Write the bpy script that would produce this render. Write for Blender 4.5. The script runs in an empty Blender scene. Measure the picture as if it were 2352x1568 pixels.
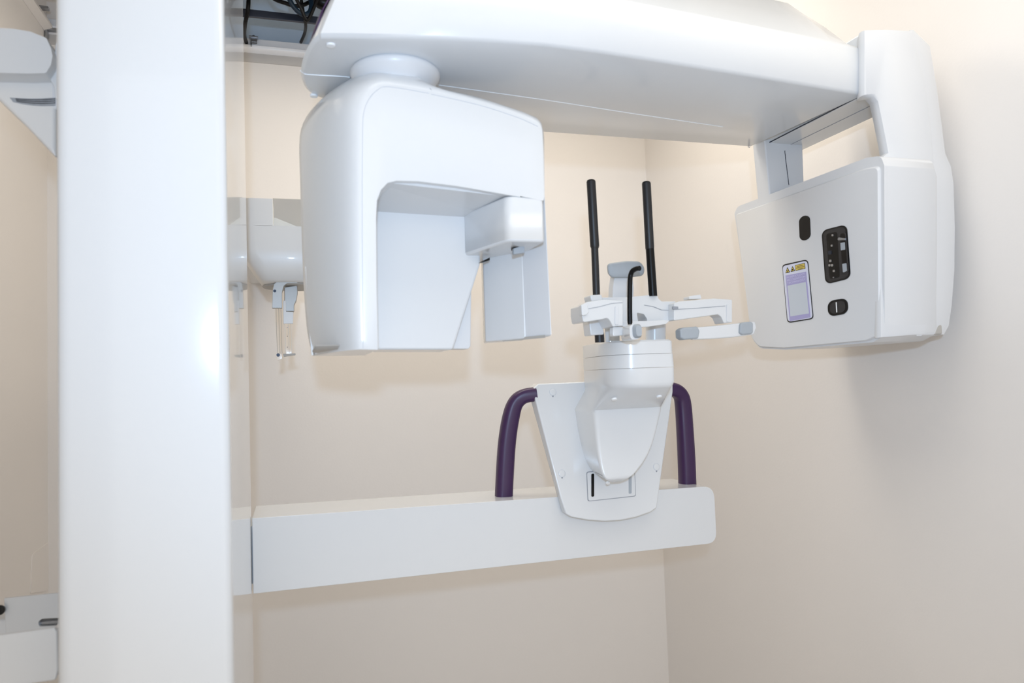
import bpy, bmesh, math, random
from mathutils import Vector, Matrix

# ------------------------------------------------------------------ camera, light, exposure
W, H, F = 2352.0, 1568.0, 1650.0
YAW, PIT, ROL, ZC = math.radians(17.0), math.radians(2.9), math.radians(-2.0), 1.55
FWD = Vector((math.sin(YAW)*math.cos(PIT), math.cos(YAW)*math.cos(PIT), math.sin(PIT)))
_r0 = Vector((math.cos(YAW), -math.sin(YAW), 0)); _u0 = _r0.cross(FWD)
RIGHT = math.cos(ROL)*_r0 + math.sin(ROL)*_u0
UP = RIGHT.cross(FWD)
CAM = Vector((0, 0, ZC))
scene = bpy.context.scene
col = scene.collection

cd = bpy.data.cameras.new('camera'); cam = bpy.data.objects.new('camera', cd); col.objects.link(cam)
cd.sensor_fit = 'HORIZONTAL'; cd.sensor_width = 36.0; cd.lens = F/W*36.0
cd.clip_start = 0.02; cd.clip_end = 50
cd.dof.use_dof = True; cd.dof.focus_distance = 1.55; cd.dof.aperture_fstop = 4.0
m = Matrix.Identity(4)
for i in range(3):
    m[i][0] = RIGHT[i]; m[i][1] = UP[i]; m[i][2] = -FWD[i]; m[i][3] = CAM[i]
cam.matrix_world = m
scene.camera = cam

wd = bpy.data.worlds.new('world'); scene.world = wd; wd.use_nodes = True
wd.node_tree.nodes['Background'].inputs[0].default_value = (1.0, 0.95, 0.88, 1)
wd.node_tree.nodes['Background'].inputs[1].default_value = 0.87

# the photographer's pop-up flash: above, and a little behind, the lens
fl = bpy.data.lights.new('camera_flash', 'SPOT'); flo = bpy.data.objects.new('camera_flash', fl); col.objects.link(flo)
fl.energy = 22; fl.color = (0.48, 0.70, 1.0); fl.shadow_soft_size = 0.018
fl.spot_size = math.radians(124); fl.spot_blend = 0.9
flo.location = CAM + UP*0.125 + RIGHT*0.012 - FWD*0.12
aim = (FWD + UP*0.20 + RIGHT*0.12).normalized()
flo.rotation_euler = aim.to_track_quat('-Z', 'Y').to_euler()

# the booth's ceiling lamp, in the open ceiling bay above the machine
al = bpy.data.lights.new('ceiling_lamp', 'AREA'); alo = bpy.data.objects.new('ceiling_lamp', al); col.objects.link(alo)
al.shape = 'RECTANGLE'; al.size = 1.2; al.size_y = 0.35; al.energy = 6.7; al.color = (1.0, 0.92, 0.80)
alo.location = (0.40, 1.52, 2.56)
a2 = bpy.data.lights.new('ceiling_lamp_front', 'AREA'); a2o = bpy.data.objects.new('ceiling_lamp_front', a2); col.objects.link(a2o)
a2.shape = 'RECTANGLE'; a2.size = 1.2; a2.size_y = 0.6; a2.energy = 3.4; a2.color = (1.0, 0.94, 0.84)
a2o.location = (0.55, 0.60, 2.51)

vs = scene.view_settings
vs.view_transform = 'Standard'; vs.look = 'None'; vs.exposure = 0.45; vs.gamma = 1.0; vs.use_curve_mapping = False

# ------------------------------------------------------------------ helpers
def ray(x, y): return RIGHT*((x-W/2)/F) - UP*((y-H/2)/F) + FWD
def at(x, y, X=None, Y=None, Z=None):
    d = ray(x, y)
    i, v = (0, X) if X is not None else ((1, Y) if Y is not None else (2, Z))
    return CAM + d*((v-CAM[i])/d[i])
def atp(x, y, p, n):
    d = ray(x, y); return CAM + d*((p-CAM).dot(n)/d.dot(n))

def rnd(pts, r, n=6):
    """round the corners of a 2D polygon; r a number or one radius per corner"""
    out = []; N = len(pts)
    for i in range(N):
        p = Vector(pts[i][:2]); a = Vector(pts[i-1][:2])-p; b = Vector(pts[(i+1) % N][:2])-p
        rr = r[i] if isinstance(r, (list, tuple)) else r
        if rr <= 0: out.append(tuple(p)); continue
        la, lb = a.length, b.length; a.normalize(); b.normalize()
        ang = a.angle(b)
        if ang > 3.0: out.append(tuple(p)); continue
        t = min(rr/math.tan(ang/2), la*0.48, lb*0.48)
        p0, p1 = p+a*t, p+b*t
        for k in range(n+1):
            s = k/n
            q = p0*(1-s)**2 + p*2*s*(1-s) + p1*s*s
            out.append(tuple(q))
    return out

def spline(pts, n=8, closed=False):
    P = [Vector(p) for p in pts]; out = []; N = len(P)
    rng = range(N) if closed else range(N-1)
    for i in rng:
        if closed: a, b, c, d = P[i-1], P[i], P[(i+1) % N], P[(i+2) % N]
        else: a, b, c, d = P[max(i-1, 0)], P[i], P[i+1], P[min(i+2, N-1)]
        for k in range(n):
            t = k/n
            out.append(0.5*((2*b)+(c-a)*t+(2*a-5*b+4*c-d)*t*t+(3*b-a-3*c+d)*t**3))
    if not closed: out.append(P[-1])
    return out

def loft(bm, loops, cap0=True, cap1=True, closed=True):
    V = [[bm.verts.new(p) for p in L] for L in loops]
    n = len(loops[0])
    for a, b in zip(V[:-1], V[1:]):
        for i in range(n if closed else n-1):
            j = (i+1) % n
            try: bm.faces.new((a[i], a[j], b[j], b[i]))
            except ValueError: pass
    if cap0: bm.faces.new(V[0])
    if cap1: bm.faces.new(V[-1])
    return V

def box(bm, x0, x1, y0, y1, z0, z1):
    loft(bm, [[(x0, y0, z), (x1, y0, z), (x1, y1, z), (x0, y1, z)] for z in (z0, z1)])

def ring(c, ax1, ax2, r1, r2=None, n=20):
    r2 = r1 if r2 is None else r2
    return [Vector(c)+ax1*(r1*math.cos(2*math.pi*k/n))+ax2*(r2*math.sin(2*math.pi*k/n)) for k in range(n)]

def frame(t, ref=Vector((0, 1, 0))):
    t = t.normalized()
    if abs(t.dot(ref)) > 0.95: ref = Vector((1, 0, 0))
    a = (ref-t*ref.dot(t)).normalized(); return a, t.cross(a)

def tube(bm, path, r, n=16, r2=None, ref=Vector((0, 1, 0)), sq=0):
    path = [Vector(p) for p in path]; loops = []
    for i, p in enumerate(path):
        t = path[min(i+1, len(path)-1)]-path[max(i-1, 0)]
        a, b = frame(t, ref)
        ri = r[i] if isinstance(r, (list, tuple)) else r
        rj = ri if r2 is None else r2
        L = []
        for k in range(n):
            th = 2*math.pi*k/n; c, s = math.cos(th), math.sin(th)
            if sq:
                c = math.copysign(abs(c)**sq, c); s = math.copysign(abs(s)**sq, s)
            L.append(p+a*(ri*c)+b*(rj*s))
        loops.append(L)
    loft(bm, loops)

def lathe(bm, prof, c, axis=Vector((0, 0, 1)), n=32):
    a, b = frame(Vector(axis)); ax = Vector(axis).normalized()
    loft(bm, [ring(Vector(c)+ax*h, a, b, max(r, 1e-4), n=n) for r, h in prof])

def obj(name, bm, mat, parent=None, bevel=0, seg=3, smooth=True, ang=35, subs=0):
    bmesh.ops.recalc_face_normals(bm, faces=bm.faces[:])
    me = bpy.data.meshes.new(name); bm.to_mesh(me); bm.free()
    mats = mat if isinstance(mat, (list, tuple)) else [mat]
    for q in mats: me.materials.append(q)
    o = bpy.data.objects.new(name, me); col.objects.link(o)
    if parent: o.parent = parent
    if smooth:
        for p in me.polygons: p.use_smooth = True
        me.set_sharp_from_angle(angle=math.radians(ang))
    if bevel:
        b = o.modifiers.new('bevel', 'BEVEL'); b.width = bevel; b.segments = seg
        b.limit_method = 'ANGLE'; b.angle_limit = math.radians(ang); b.harden_normals = True
    return o

def B(): return bmesh.new()
def tag(o, label, cat=None, group=None):
    o['label'] = label
    if cat: o['category'] = cat
    if group: o['group'] = group
    return o
def struct(o, label, cat):
    o['kind'] = 'structure'; return tag(o, label, cat)

# ------------------------------------------------------------------ materials
def srgb(r, g, b):
    f = lambda c: (c/12.92 if c <= 0.04045 else ((c+0.055)/1.055)**2.4)
    return tuple(f(c/255.0) for c in (r, g, b))+(1,)
def mat(name, c, rough=0.4, metal=0.0, coat=0.0, noise=0.0, nscale=40, bump=0.0, bscale=200, alpha=1.0, trans=0.0, spec=0.5, ior=1.5):
    M = bpy.data.materials.new(name); M.use_nodes = True; nt = M.node_tree; b = nt.nodes['Principled BSDF']
    b.inputs['Base Color'].default_value = c; b.inputs['Roughness'].default_value = rough
    b.inputs['Metallic'].default_value = metal; b.inputs['Coat Weight'].default_value = coat
    b.inputs['Coat Roughness'].default_value = 0.04; b.inputs['IOR'].default_value = ior
    b.inputs['Transmission Weight'].default_value = trans; b.inputs['Specular IOR Level'].default_value = spec
    tc = nt.nodes.new('ShaderNodeTexCoord')
    if noise:
        n = nt.nodes.new('ShaderNodeTexNoise'); n.inputs['Scale'].default_value = nscale; n.inputs['Detail'].default_value = 4
        nt.links.new(tc.outputs['Object'], n.inputs['Vector'])
        mx = nt.nodes.new('ShaderNodeMix'); mx.data_type = 'RGBA'
        mx.inputs[6].default_value = tuple(x*(1-noise) for x in c[:3])+(1,); mx.inputs[7].default_value = tuple(min(1, x*(1+noise)) for x in c[:3])+(1,)
        nt.links.new(n.outputs['Fac'], mx.inputs[0]); nt.links.new(mx.outputs[2], b.inputs['Base Color'])
    if bump:
        n2 = nt.nodes.new('ShaderNodeTexNoise'); n2.inputs['Scale'].default_value = bscale; n2.inputs['Detail'].default_value = 3
        nt.links.new(tc.outputs['Object'], n2.inputs['Vector'])
        bp = nt.nodes.new('ShaderNodeBump'); bp.inputs['Strength'].default_value = bump; bp.inputs['Distance'].default_value = 0.002
        nt.links.new(n2.outputs['Fac'], bp.inputs['Height']); nt.links.new(bp.outputs['Normal'], b.inputs['Normal'])
    return M

M_wall = mat('wall_paint', srgb(236, 231, 226), 0.55, noise=0.012, nscale=3, bump=0.10, bscale=160, spec=0.3)
M_white = mat('white_gloss_shell', srgb(219, 221, 223), 0.22, coat=0.35, noise=0.006, nscale=5)
M_white2 = mat('white_satin_shell', srgb(217, 219, 222), 0.34, coat=0.15, noise=0.006, nscale=5)
M_col = mat('white_lacquer_column', srgb(216, 218, 220), 0.12, coat=0.6, noise=0.004, nscale=4)
M_purple = mat('purple_handle_plastic', srgb(54, 24, 70), 0.38, noise=0.05, nscale=60)
M_black = mat('black_carbon_rod', srgb(28, 28, 31), 0.42, noise=0.25, nscale=260)
M_blackp = mat('black_plastic', srgb(9, 9, 11), 0.3, spec=0.25, noise=0.05, nscale=40)
M_cable = mat('black_cable_rubber', srgb(3, 3, 5), 0.5, noise=0.1, nscale=50, spec=0.2)
M_cable2 = mat('blue_black_cable_rubber', srgb(14, 34, 50), 0.45, noise=0.1, nscale=50, spec=0.3)
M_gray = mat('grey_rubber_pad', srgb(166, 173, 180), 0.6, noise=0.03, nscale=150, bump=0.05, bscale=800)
M_seam = mat('seam_shadow_line', srgb(150, 154, 162), 0.6, noise=0.03)
M_seaml = mat('pale_seam_line', srgb(198, 203, 211), 0.5, noise=0.03)
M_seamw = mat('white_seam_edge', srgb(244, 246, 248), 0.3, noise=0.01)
M_steel = mat('steel', srgb(170, 172, 176), 0.28, metal=0.9, noise=0.05, nscale=80)
M_dsteel = mat('dark_steel', srgb(44, 50, 64), 0.4, metal=0.4, noise=0.08, nscale=30)
M_trim = mat('ceiling_trim_paint', srgb(246, 247, 250), 0.16, noise=0.02, nscale=90, bump=0.15, bscale=120)
M_trimg = mat('grey_primer_strip', srgb(196, 192, 188), 0.6, noise=0.02, nscale=40)
M_foil = mat('blue_grey_duct_sheet', srgb(196, 214, 232), 0.45, metal=0.0, noise=0.08, nscale=6)
M_void = mat('dark_slab', srgb(60, 60, 64), 0.8, noise=0.1, nscale=8)
M_floor = mat('vinyl_floor', srgb(186, 188, 193), 0.35, noise=0.06, nscale=30)
M_ceil = mat('ceiling_tile', srgb(236, 232, 224), 0.8, noise=0.03, nscale=60, bump=0.1, bscale=300)
M_beige = mat('warm_grey_shell', srgb(226, 225, 223), 0.34, coat=0.15, noise=0.008, nscale=8)
M_greyal = mat('grey_metal_paint', srgb(176, 174, 170), 0.38, metal=0.25, noise=0.03, nscale=60)
M_dgrey = mat('grey_underside', srgb(176, 172, 166), 0.5, noise=0.02, nscale=20)
M_clear = mat('clear_acrylic', srgb(250, 247, 242), 0.03, trans=1.0, ior=1.35, noise=0.0)
M_smoke = mat('smoked_window', srgb(52, 51, 52), 0.2, spec=0.25, noise=0.06, nscale=30)
M_lav = mat('lavender_print', srgb(168, 164, 208), 0.5, noise=0.02, nscale=80)
M_lav2 = mat('pale_lavender_plate', srgb(214, 218, 236), 0.35, noise=0.01, nscale=80)
M_lgrey = mat('label_grey_field', srgb(198, 206, 216), 0.45, noise=0.01, nscale=80)
M_yel = mat('warning_yellow', srgb(214, 190, 90), 0.5, noise=0.03, nscale=80)
M_ink = mat('black_ink', srgb(24, 22, 20), 0.5, noise=0.03, nscale=80)
M_text = mat('pale_lavender_ink', srgb(216, 214, 242), 0.5, noise=0.01, nscale=80)
M_stick = mat('sticker_print', srgb(156, 160, 166), 0.5, noise=0.4, nscale=120)

# ------------------------------------------------------------------ the booth
D = 2.15; XR = 1.151; XL = -0.614; ZCEIL = 2.522; YF = -0.6; ZTOP = 3.0
bm = B(); box(bm, XL-0.1, XR+0.1, D, D+0.1, 0, ZCEIL+0.02); box(bm, XL-0.1, -0.33, D, D+0.1, ZCEIL+0.02, ZTOP)
wall_back = struct(obj('wall_back', bm, M_wall, smooth=False), 'cream painted back wall behind the x-ray machine', 'wall')
bm = B(); box(bm, XR, XR+0.1, YF, D, 0, ZTOP)
struct(obj('wall_right', bm, M_wall, smooth=False), 'cream painted side wall beside the x-ray tube head', 'wall')
bm = B(); box(bm, XL-0.1, XL, YF, D, 0, ZTOP)
wall_left = struct(obj('wall_left', bm, M_wall, smooth=False), 'cream painted side wall behind the white column', 'wall')
bm = B(); box(bm, XL-0.1, XR+0.1, YF, D+0.1, -0.06, 0)
struct(obj('floor', bm, M_floor, smooth=False), 'pale vinyl floor of the x-ray booth', 'floor')
bm = B(); box(bm, XL, XR, YF, 0.95, ZCEIL, ZCEIL+0.03)
struct(obj('ceiling', bm, M_ceil, smooth=False), 'off-white ceiling tiles in front of the open ceiling bay', 'ceiling')
bm = B(); box(bm, XL-0.1, XR+0.1, YF, D+0.5, ZTOP, ZTOP+0.06)
struct(obj('trim_1', bm, M_void, smooth=False), 'dark concrete slab above the open ceiling bay', 'ceiling slab')
bm = B(); box(bm, XL-0.1, XR+0.1, D+0.10, D+0.16, ZCEIL-0.1, ZTOP)
struct(obj('wall_upper', bm, M_foil, smooth=False), 'blue-grey sheet wall seen through the open ceiling', 'wall')

# edge trim of the open ceiling bay: grey strip, angle, lip
bm = B(); box(bm, XL, XR, D-0.004, D, ZCEIL-0.038, ZCEIL-0.010)
trim = struct(obj('trim_2', bm, M_trimg, smooth=False), 'grey unpainted strip under the ceiling edge angle', 'trim')
bm = B()
prof = [(D-0.006, ZCEIL-0.012), (D-0.022, ZCEIL-0.004), (D-0.024, ZCEIL+0.004), (D-0.006, ZCEIL+0.004), (D-0.006, ZCEIL+0.030), (D+0.05, ZCEIL+0.032), (D+0.05, ZCEIL+0.02), (D, ZCEIL+0.018), (D, ZCEIL-0.012)]
loft(bm, [[(x, y, z) for y, z in prof] for x in (XL, XR)])
trim3 = struct(obj('trim_3', bm, M_trim, bevel=0.0015), 'white glossy metal angle along the top of the back wall', 'trim')
bm = B()
loft(bm, [[(XL, y, ZCEIL-0.012), (XL+0.02, y, ZCEIL-0.004), (XL+0.02, y, ZCEIL+0.004), (XL, y, ZCEIL+0.03)] for y in (YF, D-0.02)])
trim4 = struct(obj('trim_4', bm, M_wall, bevel=0.0015), 'white metal ceiling angle along the left side wall', 'trim')
def clip(p, parent, w=0.018, h=0.022, ax=0):
    bm = B()
    x, y, z = p
    if ax == 0:
        box(bm, x-w/2, x+w/2, y-0.010, y, z, z+h*0.55)
        box(bm, x-w/2-0.003, x+w/2+0.003, y-0.014, y+0.004, z+h*0.55, z+h*0.75)
        box(bm, x-w/2, x-w/2+0.004, y-0.012, y, z-h*0.5, z)
    o = obj('clip', bm, M_steel, parent, bevel=0.0008)
    bm = B(); lathe(bm, [(0.004, 0), (0.004, 0.004), (0.001, 0.006)], (x, y-0.005, z+h*0.75), n=12)
    obj('screw', bm, M_dsteel, o)
clip(at(583, 100, Y=D-0.02), trim3)
def corner_clip(px0, py0, px1, py1, Y, parent):
    a = at(px0, py0, Y=Y); b = at(px1, py1, Y=Y)
    bm = B(); box(bm, a.x, b.x, Y-0.01, Y+0.004, b.z, a.z)
    box(bm, a.x, a.x+0.005, Y-0.01, Y+0.004, b.z-0.02, b.z)
    return obj('clip', bm, M_steel, parent, bevel=0.001)
corner_clip(74, 14, 113, 25, 2.06, trim4)
corner_clip(106, 66, 150, 76, 2.135, trim4)

# services above the ceiling bay
bm = B()
y0 = 1.95
a = at(548, 18, Y=y0); b = at(548, 34, Y=y0)
loft(bm, [[(x, y0, a.z), (x, y0, b.z), (x, y0+0.006, b.z), (x, y0+0.006, b.z+0.010), (x, y0+0.03, b.z+0.010), (x, y0+0.03, a.z)] for x in (XL+0.003, XR-0.003)])
tag(obj('steel_bar', bm, M_dsteel, bevel=0.001), 'dark steel bar crossing the open ceiling bay under the cables', 'bar')
def cable(pts, r, M, label):
    bm = B(); tube(bm, spline([at(x, y, Y=Y) for x, y, Y in pts], 8), r, 12)
    o = obj('cable', bm, M); tag(o, label, 'cable', 'cables in the open ceiling bay'); return o
cable([(570, -60, 1.92), (571, -10, 1.92), (569, 25, 1.92), (563, 55, 1.96), (561, 80, 2.05), (566, 98, 2.14)], 0.0052, M_cable, 'thick black cable dropping to the trim beside the steel clip')
cable([(553, -60, 2.00), (554, -5, 2.00), (553, 40, 2.02), (552, 80, 2.10), (552, 96, 2.14)], 0.0018, M_cable, 'thin black wire running down beside the thick cable')
cable([(680, -60, 1.9), (690, -10, 1.9), (697, 30, 1.91), (702, 55, 1.95), (700, 75, 2.04), (691, 97, 2.14)], 0.0042, M_cable, 'black cable curving down to the trim near the rotating arm')
cable([(600, -40, 1.9), (625, -6, 1.9), (655, 7, 1.89), (680, 14, 1.89), (705, 8, 1.9), (722, -8, 1.92), (730, -50, 1.92)], 0.0050, M_cable, 'black cable looping low across the steel bar')
cable([(655, -40, 1.88), (664, -4, 1.87), (678, 20, 1.87), (696, 33, 1.87), (711, 28, 1.88), (715, 8, 1.89), (707, -30, 1.9)], 0.0062, M_cable2, 'thick blue-black cable hanging in a round loop')
cable([(668, -40, 1.84), (680, -4, 1.84), (692, 20, 1.84), (700, 40, 1.845), (706, 46, 1.85), (716, 30, 1.855), (735, -20, 1.86)], 0.0044, M_cable, 'black cable crossing over the blue-black loop')
bm = B(); tube(bm, spline([at(x, y, Y=1.98) for x, y in ((720, -40), (735, 2), (765, 6), (800, 0), (860, -40))], 8), 0.02, 14)
tag(obj('flexible_conduit', bm, M_blackp), 'black flexible conduit above the cable loops', 'conduit')

# marks on the left wall: old patch with raised edge
bm = B()
pts = rnd([(75, 1272), (118, 1240), (121, 1336), (105, 1358), (70, 1362)], [14, 2, 10, 12, 2], 4)
Lp = [at(x, y, X=XL+0.0015) for x, y in pts]
loft(bm, [Lp, [p-Vector((0.002, 0, 0)) for p in Lp]])
obj('filler_patch', bm, M_wall, wall_left, bevel=0.0006)

# ------------------------------------------------------------------ the x-ray machine
MC = bpy.data.objects.new('dental_xray_machine', None); col.objects.link(MC); MC.location = (-0.16, 1.1, 0)
tag(MC, 'white panoramic dental x-ray machine with purple handles standing in the booth corner', 'x-ray machine')
MINV = Matrix.Translation((0.16, -1.1, 0))
def part(name, bm, M, parent=None, **k):
    o = obj(name, bm, M, parent or MC, **k)
    if parent is None: o.matrix_parent_inverse = MINV
    return o
def lab(o, s): o['label'] = s; return o

# column ---------------------------------------------------------------------------------
XS = -0.0717; YB = 1.29; XC0 = -0.2508; YC = 0.90
def column_loop(z):
    out = []
    for x, y, r in ((XC0, YB, 0), (XC0, YC, 0.016), (XS, YC, 0.012), (XS, YB, 0)):
        out.append((x, y, r))
    pl = rnd([(a, b) for a, b, _ in out], [c for *_, c in out], 8)
    return [(x, y-0.004*max(0, math.sin(math.pi*min(1, max(0, (x-XC0)/(XS-XC0)))))*(1 if y < 1.0 else 0), z) for x, y in pl]
bm = B(); loft(bm, [column_loop(z) for z in (0.02, 0.8, 1.6, 2.62)])
column = part('column', bm, M_col, ang=40)
bm = B(); box(bm, XC0-0.08, XS+0.08, 0.78, 1.42, 0, 0.03)
part('base_plate', bm, M_white2, bevel=0.006)
# carriage hidden behind the column, carrying beam and shoulder
bm = B(); box(bm, XC0+0.02, XS-0.012, YB, 1.43, 0.9, 2.5)
part('carriage', bm, M_white2, bevel=0.005)

# patient support beam ----------------------------------------------------------------------
ztop0, ztop1 = 1.331, 1.317; zb0, zb1 = 1.207, 1.203; XE = 0.812
pts = rnd([(-0.0702, zb0), (XE, zb1), (XE, ztop1), (-0.0702, ztop0)], [0.001, 0.022, 0.026, 0.001], 8)
bm = B(); loft(bm, [[(x, YB, z) for x, z in pts], [(x, 1.42, z) for x, z in pts]])
beam = part('support_beam', bm, M_white, bevel=0.006, seg=4, ang=40)
bm = B(); box(bm, -0.10, -0.06, YB+0.015, 1.40, 1.22, 1.315)
part('beam_root', bm, M_white2, beam)

# grip handles ------------------------------------------------------------------------------
def handle(pts, rad):
    bm = B(); path = spline([at(x, y, Y=Y) for x, y, Y in pts], 8)
    n = len(path); rr = []
    for i in range(n):
        t = i/(n-1)*(len(rad)-1); k = min(int(t), len(rad)-2); rr.append(rad[k]+(rad[k+1]-rad[k])*(t-k))
    tube(bm, path, rr, 24, sq=0.72)
    return part('handle', bm, M_purple, ang=50)
handle([(1157, 1146, 1.345), (1159, 1100, 1.345), (1164, 1020, 1.345), (1173, 960, 1.343), (1184, 926, 1.340), (1203, 910, 1.335), (1232, 905, 1.33)],
       [0.0168, 0.0168, 0.0168, 0.0164, 0.0150, 0.0142, 0.0142])
handle([(1579, 1121, 1.345), (1577, 1060, 1.345), (1573, 985, 1.345), (1569, 930, 1.345), (1563, 907, 1.342), (1548, 895, 1.338), (1525, 893, 1.335)],
       [0.0172, 0.0170, 0.0165, 0.0160, 0.0150, 0.0145, 0.0145])

# support housing (tower) ---------------------------------------------------------------------
pT = at(1390, 880, Y=1.322); pB = at(1390, 1190, Y=1.262)
nT = Vector((0, (pT.z-pB.z), -(pT.y-pB.y))).normalized(); nT = Vector((0, -nT.y, -nT.z))
def tw(x, y, off=0.0): return atp(x, y, pT+Vector((0, -off, 0)), nT)
tower_px = rnd([(1236, 881), (1546, 868), (1546, 900), (1509, 1166), (1495, 1176), (1460, 1188), (1425, 1195), (1390, 1197), (1350, 1194), (1312, 1187), (1300, 1180), (1288, 1145), (1223, 893)], [5, 6, 0, 8, 0, 0, 0, 0, 0, 0, 8, 0, 8], 4)
fl_ = [tw(x, y) for x, y in tower_px]
zbt = 1.326
back = [Vector((p.x, 1.352 if p.z > zbt else 1.288, p.z)) for p in fl_]
bm = B(); loft(bm, [fl_, back])
tower = part('support_housing', bm, M_white, bevel=0.003, ang=40)
def disc(bm, c, n_, r, h, n=20, dome=0.3):
    lathe(bm, [(r, 0), (r, h*0.6), (r*0.9, h), (r*dome, h)], c, n_, n)
nF = nT if nT.y < 0 else -nT
for x, y in ((1270, 900), (1291, 1087), (1508, 1072)):
    bm = B(); disc(bm, tw(x, y), nF, 0.0073, 0.0004)
    part('screw_cap_gap', bm, M_seaml, tower)
    bm = B(); disc(bm, tw(x, y), nF, 0.0066, 0.0009)
    part('screw_cap', bm, M_white, tower)
    bm = B(); disc(bm, tw(x, y+10), nF, 0.0014, 0.0012, 10); part('screw_cap_notch', bm, M_seam, tower)
# slotted slide plate under the carriage nose
bm = B(); L = [tw(x, y) for x, y in rnd([(1348, 1085), (1456, 1075), (1459, 1138), (1351, 1150)], 5, 4)]
loft(bm, [L, [p+nF*0.0012 for p in L]]); plate = part('slide_plate', bm, M_white, tower)
bm = B(); L2 = [tw(x, y) for x, y in rnd([(1346.5, 1083), (1457.5, 1073), (1460.5, 1139.5), (1349.5, 1151.5)], 5, 4)]
loft(bm, [L2, [p+nF*0.0006 for p in L2]]); part('slide_plate_gap', bm, M_seam, tower)
for x0, x1, M in ((1357.5, 1364, M_blackp), (1443.5, 1450, M_gray)):
    bm = B(); L = [tw(x, y) for x, y in rnd([(x0, 1088), (x1, 1087), (x1, 1140-(x0-1357)*0.08), (x0, 1141-(x0-1357)*0.08)], 3, 4)]
    loft(bm, [[p+nF*0.0012 for p in L], [p+nF*0.0018 for p in L]]); part('slot', bm, M, tower)

# chin carriage ----------------------------------------------------------------------------
zt = at(1480, 780, Y=1.127).z; z1 = at(1480, 813, Y=1.127).z; z2 = at(1480, 845, Y=1.127).z; z3 = at(1470, 886, Y=1.127).z
def arc(p0, pc, p2, z, n=9):
    out = []
    for k in range(n+1):
        t = k/n; out.append(((1-t)**2*p0[0]+2*t*(1-t)*pc[0]+t*t*p2[0], (1-t)**2*p0[1]+2*t*(1-t)*pc[1]+t*t*p2[1], z))
    return out
def section(z, bl, lc, rl0, rl1, rc, rr, br):
    """plan section of the carriage: back-left, rounded front-left corner, rounded front-right corner, back-right"""
    d = Vector((bl[0]-lc[0], bl[1]-lc[1])); d.normalize()
    e = Vector((br[0]-rc[0], br[1]-rc[1])); e.normalize()
    return [(bl[0], bl[1], z)]+arc((lc[0]+d.x*rl0, lc[1]+d.y*rl0), lc, (lc[0]+rl1, lc[1]), z)+arc((rc[0]-rr, rc[1]), rc, (rc[0]+e.x*rr, rc[1]+e.y*rr), z)+[(br[0], br[1], z)]
def upper(z, g=0.0, yf=1.127, xl=0.517):
    return section(z, (0.552, 1.325), (xl-g, yf-g), 0.105, 0.075, (0.643+g, yf-g), 0.012, (0.640, 1.325))
bm = B(); loft(bm, [upper(z1+0.0006), upper(zt-0.003), upper(zt, -0.003)])
cap = part('carriage_cap', bm, M_white, ang=30)
bm = B(); loft(bm, [upper(z2+0.0006, 0.0014), upper(z1, 0.0005)])
part('carriage_ring', bm, M_white, ang=30)
def lower_sec(yl, xf, xr, xb, yr=None, off=0.072, rad=0.008):
    a = tw(xf, yl, off); b = tw(xr, yl if yr is None else yr, off)
    k = tw(xb, yl, -0.004)
    yb = tw(xb, yl, -0.004).y
    z = a.z
    return section(z, (k.x, yb), (a.x, a.y), rad, rad, (b.x, a.y), rad, (b.x-0.004, yb))
secs = [upper(z2, 0.0012), upper(z3+0.006, 0.0008), upper(z3, -0.001), upper(z3-0.005, -0.004)]
secs += [lower_sec(942, 1365, 1524, 1318, rad=0.012), lower_sec(950, 1366, 1523, 1320, rad=0.010), lower_sec(985, 1369, 1514, 1325), lower_sec(1010, 1371, 1508, 1330), lower_sec(1032, 1373, 1501, 1335), lower_sec(1052, 1376, 1492, 1340), lower_sec(1070, 1379, 1481, 1347), lower_sec(1085, 1383, 1468, 1355, rad=0.007), lower_sec(1094, 1387, 1459, 1362, rad=0.006), lower_sec(1100, 1391, 1450, 1370, rad=0.006), lower_sec(1104, 1397, 1440, 1380, off=0.068, rad=0.005), lower_sec(1107, 1406, 1428, 1392, off=0.060, rad=0.003)]
bm = B(); loft(bm, secs)
shell = part('carriage_shell', bm, M_white, ang=52)
pA = Vector((0.58, 1.131, z3-0.005)); zq = tw(1440, 942, 0.072)
nU = Vector((0, -(pA.z-zq.z), -(zq.y-pA.y))).normalized()
for x, y in ((1411, 916), (1514, 910)):
    bm = B(); disc(bm, atp(x, y, pA, nU)-nU*0.001, nU, 0.0052, 0.0030); part('screw_cap', bm, M_seamw, shell)
bm = B(); n_ = Vector((0, -0.7, -0.7)); disc(bm, tw(1396, 1107, 0.045), n_, 0.004, 0.003); part('screw_cap', bm, M_seamw, shell)

# temple supports, rods, pads -----------------------------------------------------------------
def px_prism(pts, Y, depth, r=0, n=4):
    pl = rnd(pts, r, n) if r else pts
    L = [at(x, y, Y=Y) for x, y in pl]
    b_ = B(); loft(b_, [L, [p+Vector((0, depth, 0)) for p in L]]); return b_
bm = B(); c0 = at(1506, 785, Y=1.2); c1 = at(1506, 735, Y=1.2)
tube(bm, [c0, c1], 0.0165, 28, r2=0.019); part('support_post', bm, M_white)
bm = B(); c0 = at(1407, 785, Y=1.19); c1 = at(1405, 735, Y=1.19); tube(bm, [c0, c1], 0.009, 20, r2=0.014); part('support_post', bm, M_white)
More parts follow.
